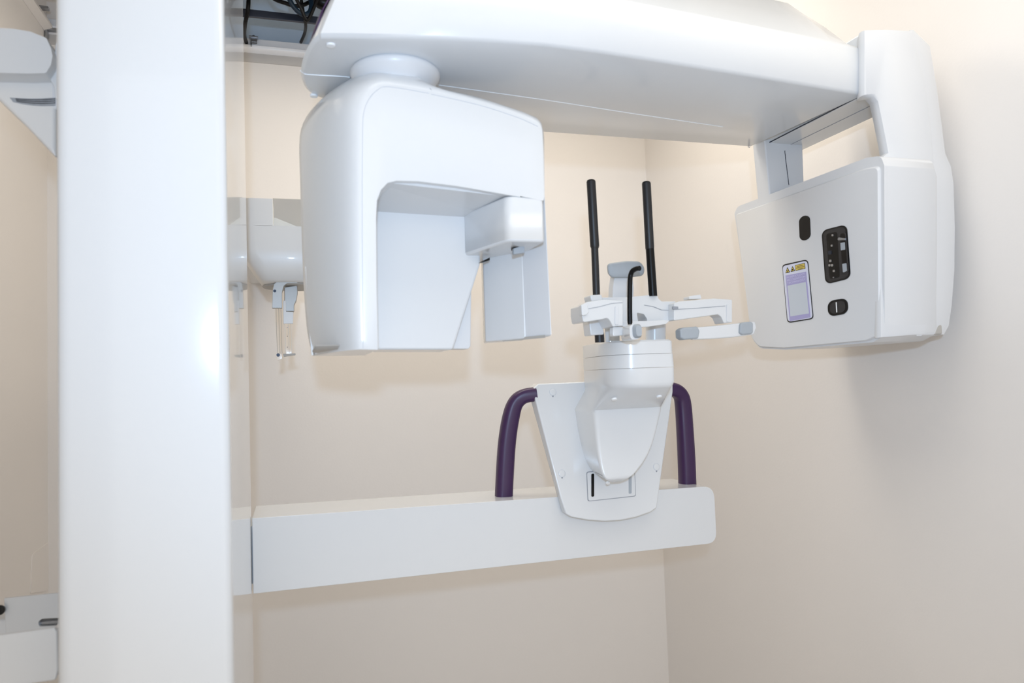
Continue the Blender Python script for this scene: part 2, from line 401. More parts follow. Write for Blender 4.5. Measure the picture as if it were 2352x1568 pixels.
# centre block with its arch opening
blk = [(1366, 690), (1382, 683), (1440, 682), (1476, 679), (1509, 675), (1513, 686), (1520, 692), (1552, 692), (1552, 736), (1536, 738), (1488, 746), (1486, 732), (1479, 721), (1463, 718), (1466, 739), (1440, 742), (1412, 744), (1372, 738)]
bm = px_prism(blk, 1.150, 0.045, [3, 4, 0, 0, 3, 5, 5, 2, 3, 8, 2, 10, 8, 2, 2, 0, 4, 4])
center = part('temple_support_block', bm, M_white, bevel=0.0025)
bm = px_prism([(1430, 738), (1540, 735), (1530, 744), (1490, 750), (1455, 752), (1430, 750)], 1.125, 0.06, [3, 3, 5, 5, 5, 3])
part('lower_ledge', bm, M_white, center, bevel=0.002)
# left arm with drop pin
bm = px_prism([(1336, 702), (1348, 693), (1385, 688), (1410, 689), (1431, 690), (1431, 748), (1408, 750), (1402, 738), (1396, 730), (1383, 733), (1340, 740), (1336, 720)], 1.090, 0.05, [4, 5, 0, 0, 3, 2, 3, 4, 8, 0, 5, 0])
arm_l = part('temple_arm', bm, M_white, bevel=0.003)
bm = px_prism([(1413, 703), (1421, 703), (1421, 745), (1413, 746)], 1.0885, 0.003, 3)
part('rib', bm, M_white2, arm_l, bevel=0.0006)
bm = px_prism([(1335, 700), (1352, 692), (1350, 705), (1353, 716), (1347, 723), (1337, 725)], 1.084, 0.012, 3)
part('thumb_catch', bm, M_white, arm_l, bevel=0.002)
bm = px_prism([(1408, 750), (1431, 750), (1431, 770), (1408, 772)], 1.094, 0.014, 3)
part('pin', bm, M_white, arm_l, bevel=0.0015)
for y0_, y1_, w_ in ((676, 692, 14), (734, 770, 16)):
    bm = px_prism([(1369-w_, y0_+1), (1369+w_-1, y0_), (1372+w_, y1_-2), (1373-w_, y1_)], 1.135, 0.03, 4)
    part('rod_collar', bm, M_white, arm_l, bevel=0.002)
# left temple pad, seen end on: a bar running away from the viewer
bm = B()
def lens_loop(c, hw, hh, n=20):
    return [c+Vector((hw*math.copysign(abs(math.cos(2*math.pi*k/n))**0.6, math.cos(2*math.pi*k/n)), 0, hh*math.copysign(abs(math.sin(2*math.pi*k/n))**0.6, math.sin(2*math.pi*k/n)))) for k in range(n)]
ca = at(1434, 768, Y=1.105); cb = at(1458, 762, Y=1.045)
loft(bm, [lens_loop(ca, 0.006, 0.011), lens_loop(ca*0.5+cb*0.5, 0.010, 0.012), lens_loop(cb, 0.0090, 0.0122)])
bar = part('temple_bar', bm, M_white, ang=50)
bm = B(); cc = at(1464, 760, Y=1.043)
loft(bm, [lens_loop(cc+Vector((0, .012, 0)), 0.0075, 0.0112), lens_loop(cc, 0.0078, 0.0112), lens_loop(cc+Vector((0, -.006, 0)), 0.0050, 0.0085)])
part('temple_pad', bm, M_gray, bar, ang=50)
# right arm
bm = px_prism([(1548, 696), (1560, 692), (1640, 685), (1668, 687), (1682, 688), (1682, 740), (1663, 742), (1657, 728), (1650, 722), (1635, 724), (1548, 736)], 1.13, 0.03, [3, 3, 8, 0, 3, 2, 3, 6, 6, 0, 3])
arm_r = part('temple_arm', bm, M_white, bevel=0.003)
bm = px_prism([(1669, 699), (1675, 699), (1675, 738), (1669, 738)], 1.1285, 0.003, 3); part('rib', bm, M_white2, arm_r, bevel=0.0006)
bm = px_prism([(1583, 680), (1609, 676), (1612, 686), (1583, 687)], 1.14, 0.02, 2); part('release_knob', bm, M_white, arm_r, bevel=0.001)
bm = px_prism([(1546, 703), (1558, 704), (1558, 710), (1546, 710)], 1.1285, 0.004, 1); part('joint_line', bm, M_seam, arm_r)
for pts in ([(1548, 710), (1600, 707), (1650, 703), (1666, 702), (1666, 702.8), (1650, 704), (1600, 708), (1548, 711)],):
    bm = px_prism(pts, 1.1292, 0.002); part('seam', bm, M_seam, arm_r)
for pts in ([(1480, 700), (1500, 703), (1520, 711), (1548, 712), (1548, 713), (1519, 712), (1499, 704), (1480, 701)],):
    bm = px_prism(pts, 1.1493, 0.002); part('seam', bm, M_seam, center)
for pts in ([(1352, 708), (1375, 704), (1405, 696), (1430, 694), (1430, 695), (1405, 697), (1375, 705), (1352, 709)],):
    bm = px_prism(pts, 1.0893, 0.002); part('seam', bm, M_seam, arm_l)
# right temple bar with two grey pads
bm = px_prism([(1590, 752), (1640, 748), (1735, 738), (1738, 752), (1732, 768), (1680, 775), (1640, 778), (1590, 780)], 1.122, 0.010, [4, 0, 5, 5, 5, 0, 0, 4])
bar_r = part('temple_bar', bm, M_white, bevel=0.003)
for pts in ([(1563, 757), (1570, 752), (1603, 749), (1608, 760), (1605, 777), (1572, 780), (1564, 775)], [(1701, 745), (1706, 740), (1726, 738), (1731, 742), (1731, 764), (1725, 767), (1706, 769), (1700, 764)]):
    bm = px_prism(pts, 1.117, 0.020, 5); part('temple_pad', bm, M_gray, bar_r, bevel=0.004, seg=4)
# temple rods: thick sleeve above, thinner cut shaft below
def rod(top, midp, low, bot, r, side):
    P = lambda q: at(q[0], q[1], Y=1.15)
    bm = B(); t, mi = P(top), P(midp)
    tube(bm, [t+Vector((0, 0, 0.0015)), t, mi, mi+(mi-t).normalized()*0.004], [r*0.8, r, r, r*0.82], 20)
    o = part('temple_rod', bm, M_black, ang=40)
    bm = B(); tube(bm, [mi-(mi-t).normalized()*0.01, P(low)], [r*0.80, r*0.80], 18) if side else tube(bm, [mi-(mi-t).normalized()*0.01, P(low)], [r*0.95, r*0.95], 18, ref=Vector((0, 1, 0)))
    part('shaft', bm, M_blackp if not side else M_black, o)
    bm = B(); lathe(bm, [(r*0.9, 0), (r*0.9, 0.002), (r*0.7, 0.003)], t, n=18); part('end_cap', bm, M_blackp, o)
    if bot:
        bm = B(); tube(bm, [P(bot[0]), P(bot[1])], r*1.04, 18); part('shaft_foot', bm, M_black, o)
rod((1357.5, 417), (1366, 565), (1370, 680), ((1376.5, 764), (1377.5, 786)), 0.0080, 1)
rod((1484.5, 421), (1492.5, 570), (1500, 680), None, 0.0080, 0)
# bite rod, bent at the top
bm = B(); tube(bm, spline([at(x, y, Y=Y) for x, y, Y in ((1447, 742, 1.105), (1446.5, 700, 1.105), (1447, 650, 1.105), (1448.5, 632, 1.105), (1453, 622, 1.10), (1462, 617, 1.092), (1469, 616, 1.085))], 6), 0.0043, 14)
bite = part('bite_rod', bm, M_blackp)
bm = B(); tube(bm, [at(1446.6, 708, Y=1.105), at(1447, 745, Y=1.105)], 0.0036, 14); part('bite_rod_stem', bm, M_blackp, bite)
# chin rest pad on its white neck
def pad_loop(Y, s):
    pl = rnd([(1393, 605), (1440, 599), (1470, 600), (1481, 615), (1478, 633), (1440, 638), (1404, 638), (1396, 628)], [14, 0, 18, 18, 14, 0, 14, 12], 6)
    cx, cy_ = 1437, 619
    return [at(cx+(x-cx)*s, cy_+(y-cy_)*s, Y=Y) for x, y in pl]
bm = B(); loft(bm, [pad_loop(1.215, 0.99), pad_loop(1.187, 1.0), pad_loop(1.180, 0.95), pad_loop(1.177, 0.8)])
pad = part('chin_pad', bm, M_gray, ang=60)
bm = px_prism([(1412, 632), (1452, 630), (1456, 660), (1455, 690), (1407, 690), (1408, 660)], 1.19, 0.02, [3, 3, 12, 2, 2, 12])
part('chin_rest_neck', bm, M_white2, bevel=0.003)

# rotating arm -------------------------------------------------------------------------------
ZA = at(1985, 217, Y=0.97).z
out_px = [(737, 84), (790, 84), (850, 85), (1000, 88), (1125, 94), (1250, 103), (1375, 119), (1500, 138), (1625, 158), (1750, 178), (1870, 198), (1915, 205.5), (1955, 212), (1985, 217)]
xe = at(1985, 217, Z=ZA).x
front = [at(x, y, Z=ZA) for x, y in out_px]
endf = at(1985, 217, Z=ZA); endb = at(1720, 338, Z=ZA)
rear = [Vector((x, 1.258, ZA)) for x in (0.905, 0.86, 0.80, 0.65, 0.50, 0.36, 0.25)]
left = [Vector((p.x, p.y, ZA)) for p in spline([(0.25, 1.258, 0), (0.13, 1.225, 0), (0.06, 1.183, 0), (0.032, 1.158, 0), (0.021, 1.115, 0), (0.020, 1.065, 0), (0.026, 1.015, 0), (0.034, 0.98, 0), (front[0].x, front[0].y, 0)], 4)][1:-1]
outline = front+[endb]+rear+left
nfr = len(front)
arm_c = Vector((0.5, 1.1, ZA))
def arm_loop(h, inset, slant=0.0, ymid=0.0):
    out = []
    for i, p in enumerate(outline):
        q = p.copy()
        d = Vector((0, 0, 0))
        if i < nfr: d = Vector((0, 1, 0))*inset
        elif i <= nfr: d = Vector((0, -1, 0))*inset
        elif i <= nfr+len(rear): d = Vector((0, -1, 0))*inset
        else:
            v = (Vector((0.12, 1.1, ZA))-q).normalized(); d = v*inset
        # the left end rakes back as it rises; the top falls away towards the right end
        rake = slant*max(0, 1-(q.x-0.02)/0.12)
        hh = h
        if h > 0.085:
            t = min(1, max(0, (q.x-0.885)/(0.937-0.885))); hh = 0.082+(h-0.082)*(1-0.70*t**2.2)
        out.append(Vector((q.x+d.x+rake, q.y+d.y, q.z+hh)))
    return out
bm = B()
loft(bm, [arm_loop(0.0, 0.006), arm_loop(0.0015, 0.003), arm_loop(0.005, 0.0), arm_loop(0.045, -0.002, 0.02), arm_loop(0.078, -0.001, 0.036), arm_loop(0.086, 0.003, 0.042), arm_loop(0.15, 0.055, 0.085), arm_loop(0.20, 0.10, 0.11)])
arm = part('rotating_arm', bm, M_white, ang=38)
# purple rim round the left end
bm = B()
idx = [i for i in range(len(outline)) if outline[i].x < 0.10]
idx = [i for i in idx if i > nfr]+[i for i in idx if i <= 1]
l0 = arm_loop(0.012, -0.0015, 0.006); l1 = arm_loop(0.05, -0.0035, 0.0205); l2 = arm_loop(0.084, -0.0015, 0.038); l3 = arm_loop(0.15, 0.052, 0.083)
sel = [i for i in idx if outline[i].y > 0.985]
loops = [[L[i] for i in sel] for L in (l0, l1, l2, l3)]
loft(bm, loops, False, False, closed=False)
o = part('end_rim', bm, M_purple, arm); lab(o, 'dark purple rim')
so = o.modifiers.new('solid', 'SOLIDIFY'); so.thickness = 0.002; so.offset = 0
for x, y in ((760, 102), (721, 219)):
    bm = B(); disc(bm, at(x, y, Z=ZA)+Vector((0, 0, 0.001)), Vector((0, 0, -1)), 0.0062, 0.0035); part('screw_cap', bm, M_seamw, arm)
def zline(pts, w=0.0008, M=M_seamw, n=4):
    b_ = B(); P = spline([at(x, y, Z=ZA) for x, y in pts], n) if n > 1 else [at(x, y, Z=ZA) for x, y in pts]
    tube(b_, P, w, 8); return b_
part('seam', zline([(1000, 194), (1250, 229), (1450, 260), (1660, 291)]), M_seamw, arm)
part('seam', zline([(690, 162), (697, 168), (710, 171), (795, 176), (803, 180), (816, 192)], 0.0009, n=3), M_seamw, arm)
part('seam', zline([(1718, 337), (1722, 338)], 0.0008), M_seam, arm)
# bearing disc under the arm
bc = at(908, 166, Z=ZA)
bm = B(); lathe(bm, [(0.060, 0.002), (0.066, -0.003), (0.0665, -0.006), (0.064, -0.012), (0.055, -0.022), (0.045, -0.032), (0.045, -0.05)], bc, n=48)
part('bearing_disc', bm, M_white2, ang=60)
# shoulder above, carrying the rotating arm from the column
bm = B(); pl = rnd([(-0.20, 1.0), (0.45, 1.02), (0.45, 1.28), (-0.20, 1.36)], 0.05, 6)
loft(bm, [[(x, y, z) for x, y in pl] for z in (2.31, 2.43)]); sh = part('shoulder', bm, M_white, bevel=0.01)
bm = B(); lathe(bm, [(0.09, 0), (0.09, 0.15)], (0.35, 1.12, 2.18), n=32); part('shoulder_hub', bm, M_white, sh)

# sensor head --------------------------------------------------------------------------------
YS, YR, YK = 0.98, 1.10, 1.175
f_px = [(832, 802), (829, 700), (828, 500), (829, 300), (831, 260), (838, 232), (852, 208), (872, 196), (895, 194), (990, 209), (1100, 232), (1190, 262), (1232, 279), (1242, 290), (1245, 310), (1248, 420), (1249, 462), (1195, 452), (1165, 447), (1050, 427), (960, 416), (910, 415), (890, 420), (875, 436), (866, 460), (864, 500), (865, 650), (868, 803)]
b_px = [(718, 818), (704, 760), (694, 620), (688, 420), (686, 330), (694, 285), (722, 245), (775, 207), (822, 187), (868, 181), (990, 199), (1090, 220), (1190, 252), (1230, 268), (1243, 280), (1249, 300), (1250, 420), (1251, 462)]
# front face of the hood (with its arch), then the body behind it; the outer corner is rounded back to the traced rear outline
def dens(P, k=3): return [(p.x, p.y) for p in spline([(x, y, 0) for x, y in P], k)]
f_all = dens(f_px[:10])+f_px[10:]; b_all = dens(b_px[:10])+b_px[10:]
ND = len(dens(f_px[:10]))
Ff = [at(x, y, Y=YS) for x, y in f_all]; N = len(Ff)
TOPN = len(b_all)
def hood_loop(Y):
    t = (Y-YS)/(YK-YS); g = 0.45*t+0.55*math.sqrt(max(0, 1-(1-min(t, 1))**2))
    out = []
    for i, p in enumerate(Ff):
        if i < ND:
            q = at(*b_all[i], Y=YK); out.append(Vector((p.x+(q.x-p.x)*g, Y, p.z+(q.z-p.z)*g)))
        elif i < TOPN-1:
            q = at(*b_all[i], Y=YS+0.012); k_ = min(1, math.sqrt(max(0, (Y-YS)/0.012)))
            out.append(Vector((p.x+(q.x-p.x)*k_, Y, p.z+(q.z-p.z)*k_)))
        else: out.append(Vector((p.x, Y, p.z)))
    return out
def inset(L, d):
    out = []
    for i in range(N):
        t = (L[(i+1) % N]-L[i-1]); t.y = 0; t.normalize(); nrm = Vector((t.z, 0, -t.x)); out.append(L[i]+nrm*d)
    return out
bm = B()
ys = [YS+0.0005, YS+0.002, YS+0.005, YS+0.009, YS+0.013, YS+0.02, YS+0.035, YS+0.055, YS+0.08, YS+0.11, YS+0.14, YS+0.17, YS+0.188]
loft(bm, [inset(hood_loop(YS), 0.001)]+[hood_loop(y) for y in ys]+[inset(hood_loop(YK), 0.001), inset(hood_loop(YK), 0.004)])
head = part('sensor_head', bm, M_white, ang=40)
# fine seam framing the front panel
def yline(pts, Y, w, n=3):
    b_ = B(); P = spline([at(x, y, Y=Y) for x, y in pts], n); tube(b_, P, w, 8); return b_
part('seam', yline([(834, 800), (832, 500), (833, 300), (836, 258), (846, 230), (865, 208), (892, 199), (985, 214)], YS, 0.00045, 4), M_seaml, head)
part('seam', yline([(990, 216), (1100, 241), (1190, 270), (1235, 290)], YS, 0.00045, 4), M_seaml, head)
part('seam', yline([(987, 203), (991, 208), (990, 214)], YS+0.001, 0.0008, 3), M_seam, head)
# recessed panel that fills the arch
pan = [(868, 430), (1075, 430), (1100, 520), (1104, 604), (1041, 803), (866, 803)]
Lp = [at(x, y, Y=YR) for x, y in pan]
Lq = [Vector((p.x, YK+0.01, p.z)) for p in Lp]
Lp[0] = Vector((Lp[0].x-0.03, YR, Lp[0].z)); Lp[5] = Vector((Lp[5].x-0.004, YR, Lp[5].z)); Lq[0].x -= 0.03
bm = B(); loft(bm, [Lp, Lq]); part('recess_panel', bm, M_white, head, bevel=0.004, ang=30)
# coved upper part of the recess: facet leaning out from the panel
bm = B()
zr = at(868, 495, Y=YR).z; zf = at(1000, 600, Y=YR).z
A0 = [at(866, 418, Y=YS+0.01), at(1240, 458, Y=YS+0.01)]
xl0 = at(866, 500, Y=YR).x-0.03
top_f = [Vector((xl0, YS+0.012, at(905, 414, Y=YS).z+0.002)), Vector((0.352, YS+0.012, at(1240, 458, Y=YS).z+0.002))]
top_b = [Vector((xl0, YR+0.01, at(870, 487, Y=YR).z)), Vector((at(1066, 504, Y=YR).x, YR+0.01, at(1066, 504, Y=YR).z))]
loft(bm, [[top_f[0], top_f[1], top_f[1]+Vector((0, 0, 0.03)), top_f[0]+Vector((0, 0, 0.03))], [top_b[0], Vector((0.352, YR+0.01, top_b[1].z)), Vector((0.352, YR+0.01, top_f[1].z+0.03)), top_b[0]+Vector((0, 0, 0.06))]])
part('recess_soffit', bm, M_white, head, ang=30)
# nose block at the right of the recess
zn = at(1250, 556, Y=YS).z
zc_ = at(1066, 506, Y=YR).z
def nose_loop(z, top=False):
    A = at(1250, 500, Y=YS); Bp = at(1166, 500, Y=YS); Cp = at(1068, 550, Y=YR)
    pl = rnd([(A.x, YS), (A.x, YK), (Cp.x-0.0, YK), (Cp.x, YR-0.002), (Bp.x, YS+0.001)], [0.006, 0, 0, 0.012, 0.016], 6)
    return [(x, y, z) for x, y in pl]
zsof = at(1200, 456, Y=YS).z
bm = B(); loft(bm, [nose_loop(zn), nose_loop(zn+0.004), nose_loop(zsof+0.004)])
part('recess_nose', bm, M_white, head, bevel=0.004, ang=50)
# rear slab seen past the slanted edge
bm = px_prism([(1000, 640), (1083, 640), (1081, 795), (1076, 801), (990, 801)], YR+0.02, 0.04, [0, 0, 2, 4, 0])
part('rear_slab', bm, M_white2, head, bevel=0.002)
# soft light strip on the outer corner
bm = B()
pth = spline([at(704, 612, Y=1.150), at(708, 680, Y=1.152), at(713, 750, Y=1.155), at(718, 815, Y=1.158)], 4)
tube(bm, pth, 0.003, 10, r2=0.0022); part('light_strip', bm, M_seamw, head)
# underside detail
bm = B(); c = at(795, 818, Y=1.06)+Vector((0, 0, 0.009))
loft(bm, [[(c.x-.045, 1.02, c.z+.006), (c.x+.03, 1.02, c.z+.006), (c.x+.03, 1.14, c.z+.006), (c.x-.045, 1.14, c.z+.006)], [(c.x-.045, 1.03, c.z), (c.x+.02, 1.03, c.z), (c.x+.02, 1.13, c.z), (c.x-.045, 1.13, c.z)]])
part('bottom_cover', bm, M_dgrey, head, bevel=0.003)
# the small panoramic sensor hanging at the side
p1 = at(1115, 785, Y=1.130); k = (p1-CAM).dot(FWD)
def at_depth(x, y, d): return CAM+ray(x, y)*d
p2 = at_depth(1207, 778, k/1.047); p3 = at_depth(1268, 773, k/1.047/1.034)
zs = p1.z
back_v = Vector((0.02, 0.05, 0))
ztop_s = at(1253, 368, Y=1.06).z
def sens_loop(z):
    return [(p1.x, p1.y, z), (p2.x, p2.y, z), (p2.x+0.003, p2.y+0.004, z), (p2.x+0.012, p2.y+0.05, z), (p1.x+0.01, p1.y+0.05, z)]
zt1 = at(1150, 580, Y=1.08).z
bm = B(); loft(bm, [sens_loop(zs), sens_loop(zn+0.004)])
sens = part('sensor_cassette', bm, M_white, bevel=0.003, ang=25)
bm = B()
sl = [(p2.x+0.001, p2.y+0.002), (p3.x, p3.y), (p3.x+0.004, p3.y+0.045), (p2.x+0.006, p2.y+0.05)]
def lean(z): return (z-zs)*-0.012
loft(bm, [[(x+lean(z), y, z) for x, y in sl] for z in (zs+0.001, ztop_s)])
part('cassette_back', bm, M_white2, sens, bevel=0.003, ang=25)
bm = B(); lo = [(p1.x*.55+p2.x*.45, p1.y*.55+p2.y*.45+.004), (p2.x-.001, p2.y+.004), (p3.x-.008, p3.y+.008), (p2.x-.01, p2.y+.02)]
loft(bm, [[(x, y, z) for x, y in lo] for z in (zs-0.0012, zs+0.003)]); part('cassette_slot', bm, M_dgrey, sens)
bm = px_prism([(1180, 570), (1205, 563), (1205, 580), (1180, 584)], 1.018, 0.008, 2); part('latch', bm, M_gray, sens, bevel=0.0008)
bm = px_prism([(1179, 567), (1205, 559), (1205, 567), (1180, 573)], 1.0195, 0.012, 0); part('latch_gap', bm, M_blackp, sens)
bm = px_prism([(1102, 602), (1125, 591), (1125, 597), (1112, 601)], 1.085, 0.01, 0); part('latch_gap', bm, M_blackp, sens)

# tube head -------------------------------------------------------------------------------------
YN = 0.95; XT = at(2018, 600, Y=YN).x
def xt(x, y, off=0.0): return at(x, y, X=XT-off)
# label-side panel (faces the patient)
pan_px = rnd([(1688, 492), (1985, 386), (2018, 380), (2021, 770), (1990, 783), (1800, 800), (1742, 797), (1724, 775)], [6, 30, 10, 12, 20, 30, 18, 14], 5)
Lf = [xt(x, y) for x, y in pan_px]
cT = sum(Lf, Vector())/len(Lf)
bm = B(); Lb = [p+Vector((0.03, 0, 0)) for p in Lf]
loft(bm, [[cT+(p-cT)*0.985+Vector((0, 0, 0)) for p in Lf], [p+Vector((0.003, 0, 0)) for p in Lf], Lb])
tube_head = part('tube_head', bm, M_white2, ang=40)
# shell behind the panel
sh_px = rnd([(1683, 490), (1690, 474), (1985, 362), (2018, 357), (2026, 380), (2027, 770), (2000, 786), (1800, 803), (1742, 800), (1726, 782)], [6, 16, 30, 20, 6, 12, 20, 30, 18, 14], 5)
Ls = [xt(x, y) for x, y in sh_px]
cS = sum(Ls, Vector())/len(Ls)
bm = B(); loft(bm, [[p+Vector((0.0045, 0, 0)) for p in Ls], [p+Vector((0.02, 0, 0)) for p in Ls], [p+Vector((0.11, 0, 0)) for p in Ls], [cS+(p-cS)*0.93+Vector((0.128, 0, 0)) for p in Ls]])
part('rear_shell', bm, M_white2, tube_head, ang=40)
# near leg + side cover: traced on the near plane
leg_px = [(1986, 68), (2040, 66), (2096, 69), (2108, 115), (2120, 160), (2131, 215), (2140, 290), (2147, 370), (2151, 460), (2152, 560), (2149, 650), (2142, 710), (2127, 768), (2090, 771), (2024, 775), (2023, 600), (2021, 400), (2019, 372), (2030, 358), (2041, 350), (2036, 325), (2028, 285), (2021, 250), (2017, 232), (2008, 221), (1986, 217)]
Lg = [at(x, y, Y=YN) for x, y in leg_px]
def ins2(L, d):
    out = []; n = len(L)
    for i in range(n):
        t = (L[(i+1) % n]-L[i-1]); t.y = 0; t.normalize(); out.append(L[i]+Vector((-t.z, 0, t.x))*d)
    return out
def sgn(L):
    a = sum(L[i].x*L[(i+1) % len(L)].z-L[(i+1) % len(L)].x*L[i].z for i in range(len(L))); return 1 if a > 0 else -1
sg = sgn(Lg)
bm = B()
loft(bm, [ins2(Lg, sg*0.005), [p+Vector((0, 0.0015, 0)) for p in ins2(Lg, sg*0.0012)], [p+Vector((0, 0.006, 0)) for p in Lg], [p+Vector((0, 0.012, 0)) for p in Lg], [p+Vector((0, 0.030, 0)) for p in ins2(Lg, sg*0.012)]])
leg = part('near_leg', bm, M_white2, ang=45)
cov_px = [(2090, 69), (2098, 69), (2136, 106), (2143, 150), (2152, 205), (2162, 280), (2171, 352), (2184, 382), (2190, 420), (2193, 520), (2192, 620), (2186, 700), (2179, 748), (2168, 768), (2140, 772), (2110, 772), (2120, 600), (2115, 300)]
Lc = [at(x, y, Y=YN+0.022) for x, y in cov_px]
fr = [at(x, y, Y=YN+0.003) for x, y in [(2090, 69), (2096, 69), (2112, 120), (2122, 160), (2132, 215), (2141, 290), (2148, 370), (2150, 400), (2151, 430), (2152, 520), (2151, 620), (2147, 690), (2140, 735), (2128, 764), (2116, 771), (2105, 771), (2110, 600), (2105, 300)]]
zhead = at(2040, 352, Y=YN).z-0.004
bm = B(); loft(bm, [fr, Lc, [p+Vector((0.002, 0.06 if p.z < zhead else 0.008, 0)) for p in Lc], [p+Vector((-0.006 if p.z < zhead else 0.002, 0.33 if p.z < zhead else 0.036, 0)) for p in Lc]])
part('outer_cover', bm, M_white2, leg, ang=35)
# bottom plate between panel and cover
b0 = at(2022, 773, Y=YN).z
bm = B(); box(bm, XT+0.004, XT+0.14, YN+0.012, 1.28, b0+0.002, b0+0.02); part('bottom_plate', bm, M_dgrey, tube_head, bevel=0.004)
# cross piece joining arm, near leg and far leg
xcr = at(2022, 268, Z=ZA).x
bm = B(); box(bm, xe+0.0012, xe+0.105, 0.972, 1.262, ZA, ZA+0.108)
cross = part('cross_piece', bm, M_white, bevel=0.004)
bm = B(); tube(bm, [Vector((xe+0.0006, 0.975, ZA+0.0012)), Vector((xe+0.0006, 1.255, ZA+0.0012))], 0.0012, 8); part('seam', bm, M_dsteel, cross)
bm = B(); tube(bm, [Vector((xe+0.052, 0.985, ZA-0.0002)), Vector((xe+0.052, 1.255, ZA-0.0002))], 0.0006, 8); part('seam', bm, M_seam, cross)
# far leg
yl = 1.225
q0 = at(1757, 345, Y=yl); q1 = at(1845, 345, Y=yl); q2 = at(1772, 450, Y=yl); q3 = at(1846, 450, Y=yl)
bm = B()
loft(bm, [[(q0.x, yl, ZA+0.01), (q1.x, yl, ZA+0.01), (q1.x, yl+0.04, ZA+0.01), (q0.x, yl+0.04, ZA+0.01)], [(q2.x, yl, q2.z-0.09), (q3.x, yl, q2.z-0.09), (q3.x, yl+0.04, q2.z-0.09), (q2.x, yl+0.04, q2.z-0.09)]])
fleg = part('far_leg', bm, M_white2, bevel=0.003)
bm = B(); tube(bm, spline([at(x, y, Y=yl-0.0002) for x, y in ((1803, 346), (1803, 352), (1807, 385), (1812, 425))], 3), 0.0007, 8); part('seam', bm, M_dsteel, fleg)
# windows and label on the panel
def xpoly(pts, r, o0, o1, n=5, q=None):
    b_ = B(); L = [xt(x, y) for x, y in rnd(pts, r, n)]
    loft(b_, [[p+Vector((-o0, 0, 0)) for p in L], [p+Vector((-o1, 0, 0)) for p in L]]); return b_
T = tube_head
def stadium(cx, cy, hw, hh, r, kx=0.04, ky=-0.24, n=8):
    out = []
    for sx, sy, a0 in ((1, 1, 0), (-1, 1, 90), (-1, -1, 180), (1, -1, 270)):
        for k in range(n+1):
            a = math.radians(a0+90*k/n); u = sx*(hw-r)+r*math.cos(a); v = sy*(hh-r)+r*math.sin(a)
            out.append((cx+u+kx*v, cy+v+ky*u))
    return out
part('sensor_eye', xpoly(stadium(1849, 523.5, 12.5, 28, 12.4), 0, -0.001, 0.0008), M_blackp, T)
win = part('positioning_window', xpoly(stadium(1921, 584, 29, 62, 14, 0.075, -0.25), 0, -0.001, 0.0008), M_blackp, T)
lab(win, 'smoked black window of the positioning lights')
part('window_rim', xpoly(stadium(1921, 584, 26, 59, 12, 0.075, -0.25), 0, 0.0008, 0.0011), M_smoke, T)
part('window_inner', xpoly([(1899, 538), (1924, 531), (1930, 636), (1907, 641)], 6, 0.0011, 0.0013), M_blackp, T)
part('window_slot', xpoly(stadium(1940, 580, 8.5, 48, 8, 0.075, -0.25), 0, 0.0011, 0.0020), M_smoke, T)
part('window_slot_glass', xpoly(stadium(1940, 580, 5.5, 44, 5, 0.075, -0.25), 0, 0.0020, 0.0023), M_blackp, T)
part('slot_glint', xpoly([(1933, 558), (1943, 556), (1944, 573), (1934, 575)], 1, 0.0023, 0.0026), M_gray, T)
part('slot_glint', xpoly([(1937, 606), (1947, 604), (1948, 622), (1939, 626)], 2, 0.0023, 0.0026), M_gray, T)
bm = B(); tube(bm, [xt(1927, 549, 0.003), xt(1942, 549, 0.003)], [0.0028, 0.0018], 12); part('slot_lever', bm, M_steel, T)
for x, y, s in ((1909, 599, 2.4), (1907, 609, 2.2), (1913, 609, 2.4), (1917, 622, 2.2), (1916, 637, 1.2), (1908, 580, 4.0), (1912, 564, 2.0), (1914, 540, 2.0)):
    part('window_component', xpoly([(x-s, y-s), (x+s, y-s*1.2), (x+s, y+s), (x-s, y+s*1.2)], s*0.5, 0.0013, 0.002, 3), M_steel if s < 3 else M_dsteel, T)
part('lower_window', xpoly(stadium(1925, 705.5, 23, 18, 15, 0.06, -0.17), 0, -0.001, 0.0008), M_blackp, T)
part('lower_window_lens', xpoly(stadium(1925, 705.5, 17.5, 13.5, 11, 0.06, -0.17), 0, 0.0008, 0.0012), M_smoke, T)
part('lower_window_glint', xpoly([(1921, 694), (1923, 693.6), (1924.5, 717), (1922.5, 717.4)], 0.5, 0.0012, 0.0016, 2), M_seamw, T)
# label plate
part('label_border', xpoly([(1797, 608), (1856, 595), (1869, 732), (1809, 742)], 9, -0.001, 0.0008), M_ink, T)
lp = part('label_plate', xpoly([(1798.5, 611), (1855, 598), (1867.5, 730), (1810.5, 739)], 8, 0.0008, 0.0011), M_lav2, T)
lab(lp, 'pale lavender information label with two yellow warning triangles')
part('label_frame', xpoly([(1805.5, 632.5), (1853, 623.5), (1863, 728.5), (1815, 737.5)], 0, 0.0011, 0.0013), M_lav, T)
part('label_field', xpoly([(1810, 656), (1852, 647.5), (1859.5, 719.5), (1817, 726.5)], 0, 0.0013, 0.0015), M_lgrey, T)
for pts, inn in (([(1805.2, 627.6), (1809.6, 613), (1815.6, 625)], 0.66), ([(1817, 624.5), (1821.2, 610.5), (1827.5, 622)], 0.66)):
    part('warning_triangle', xpoly(pts, 0.6, 0.0011, 0.0013, 2), M_ink, T)
    cx = sum(p[0] for p in pts)/3; cy_ = sum(p[1] for p in pts)/3
    part('warning_triangle_field', xpoly([(cx+(x-cx)*inn, cy_+(y-cy_)*inn) for x, y in pts], 0.4, 0.0013, 0.0015, 2), M_yel, T)
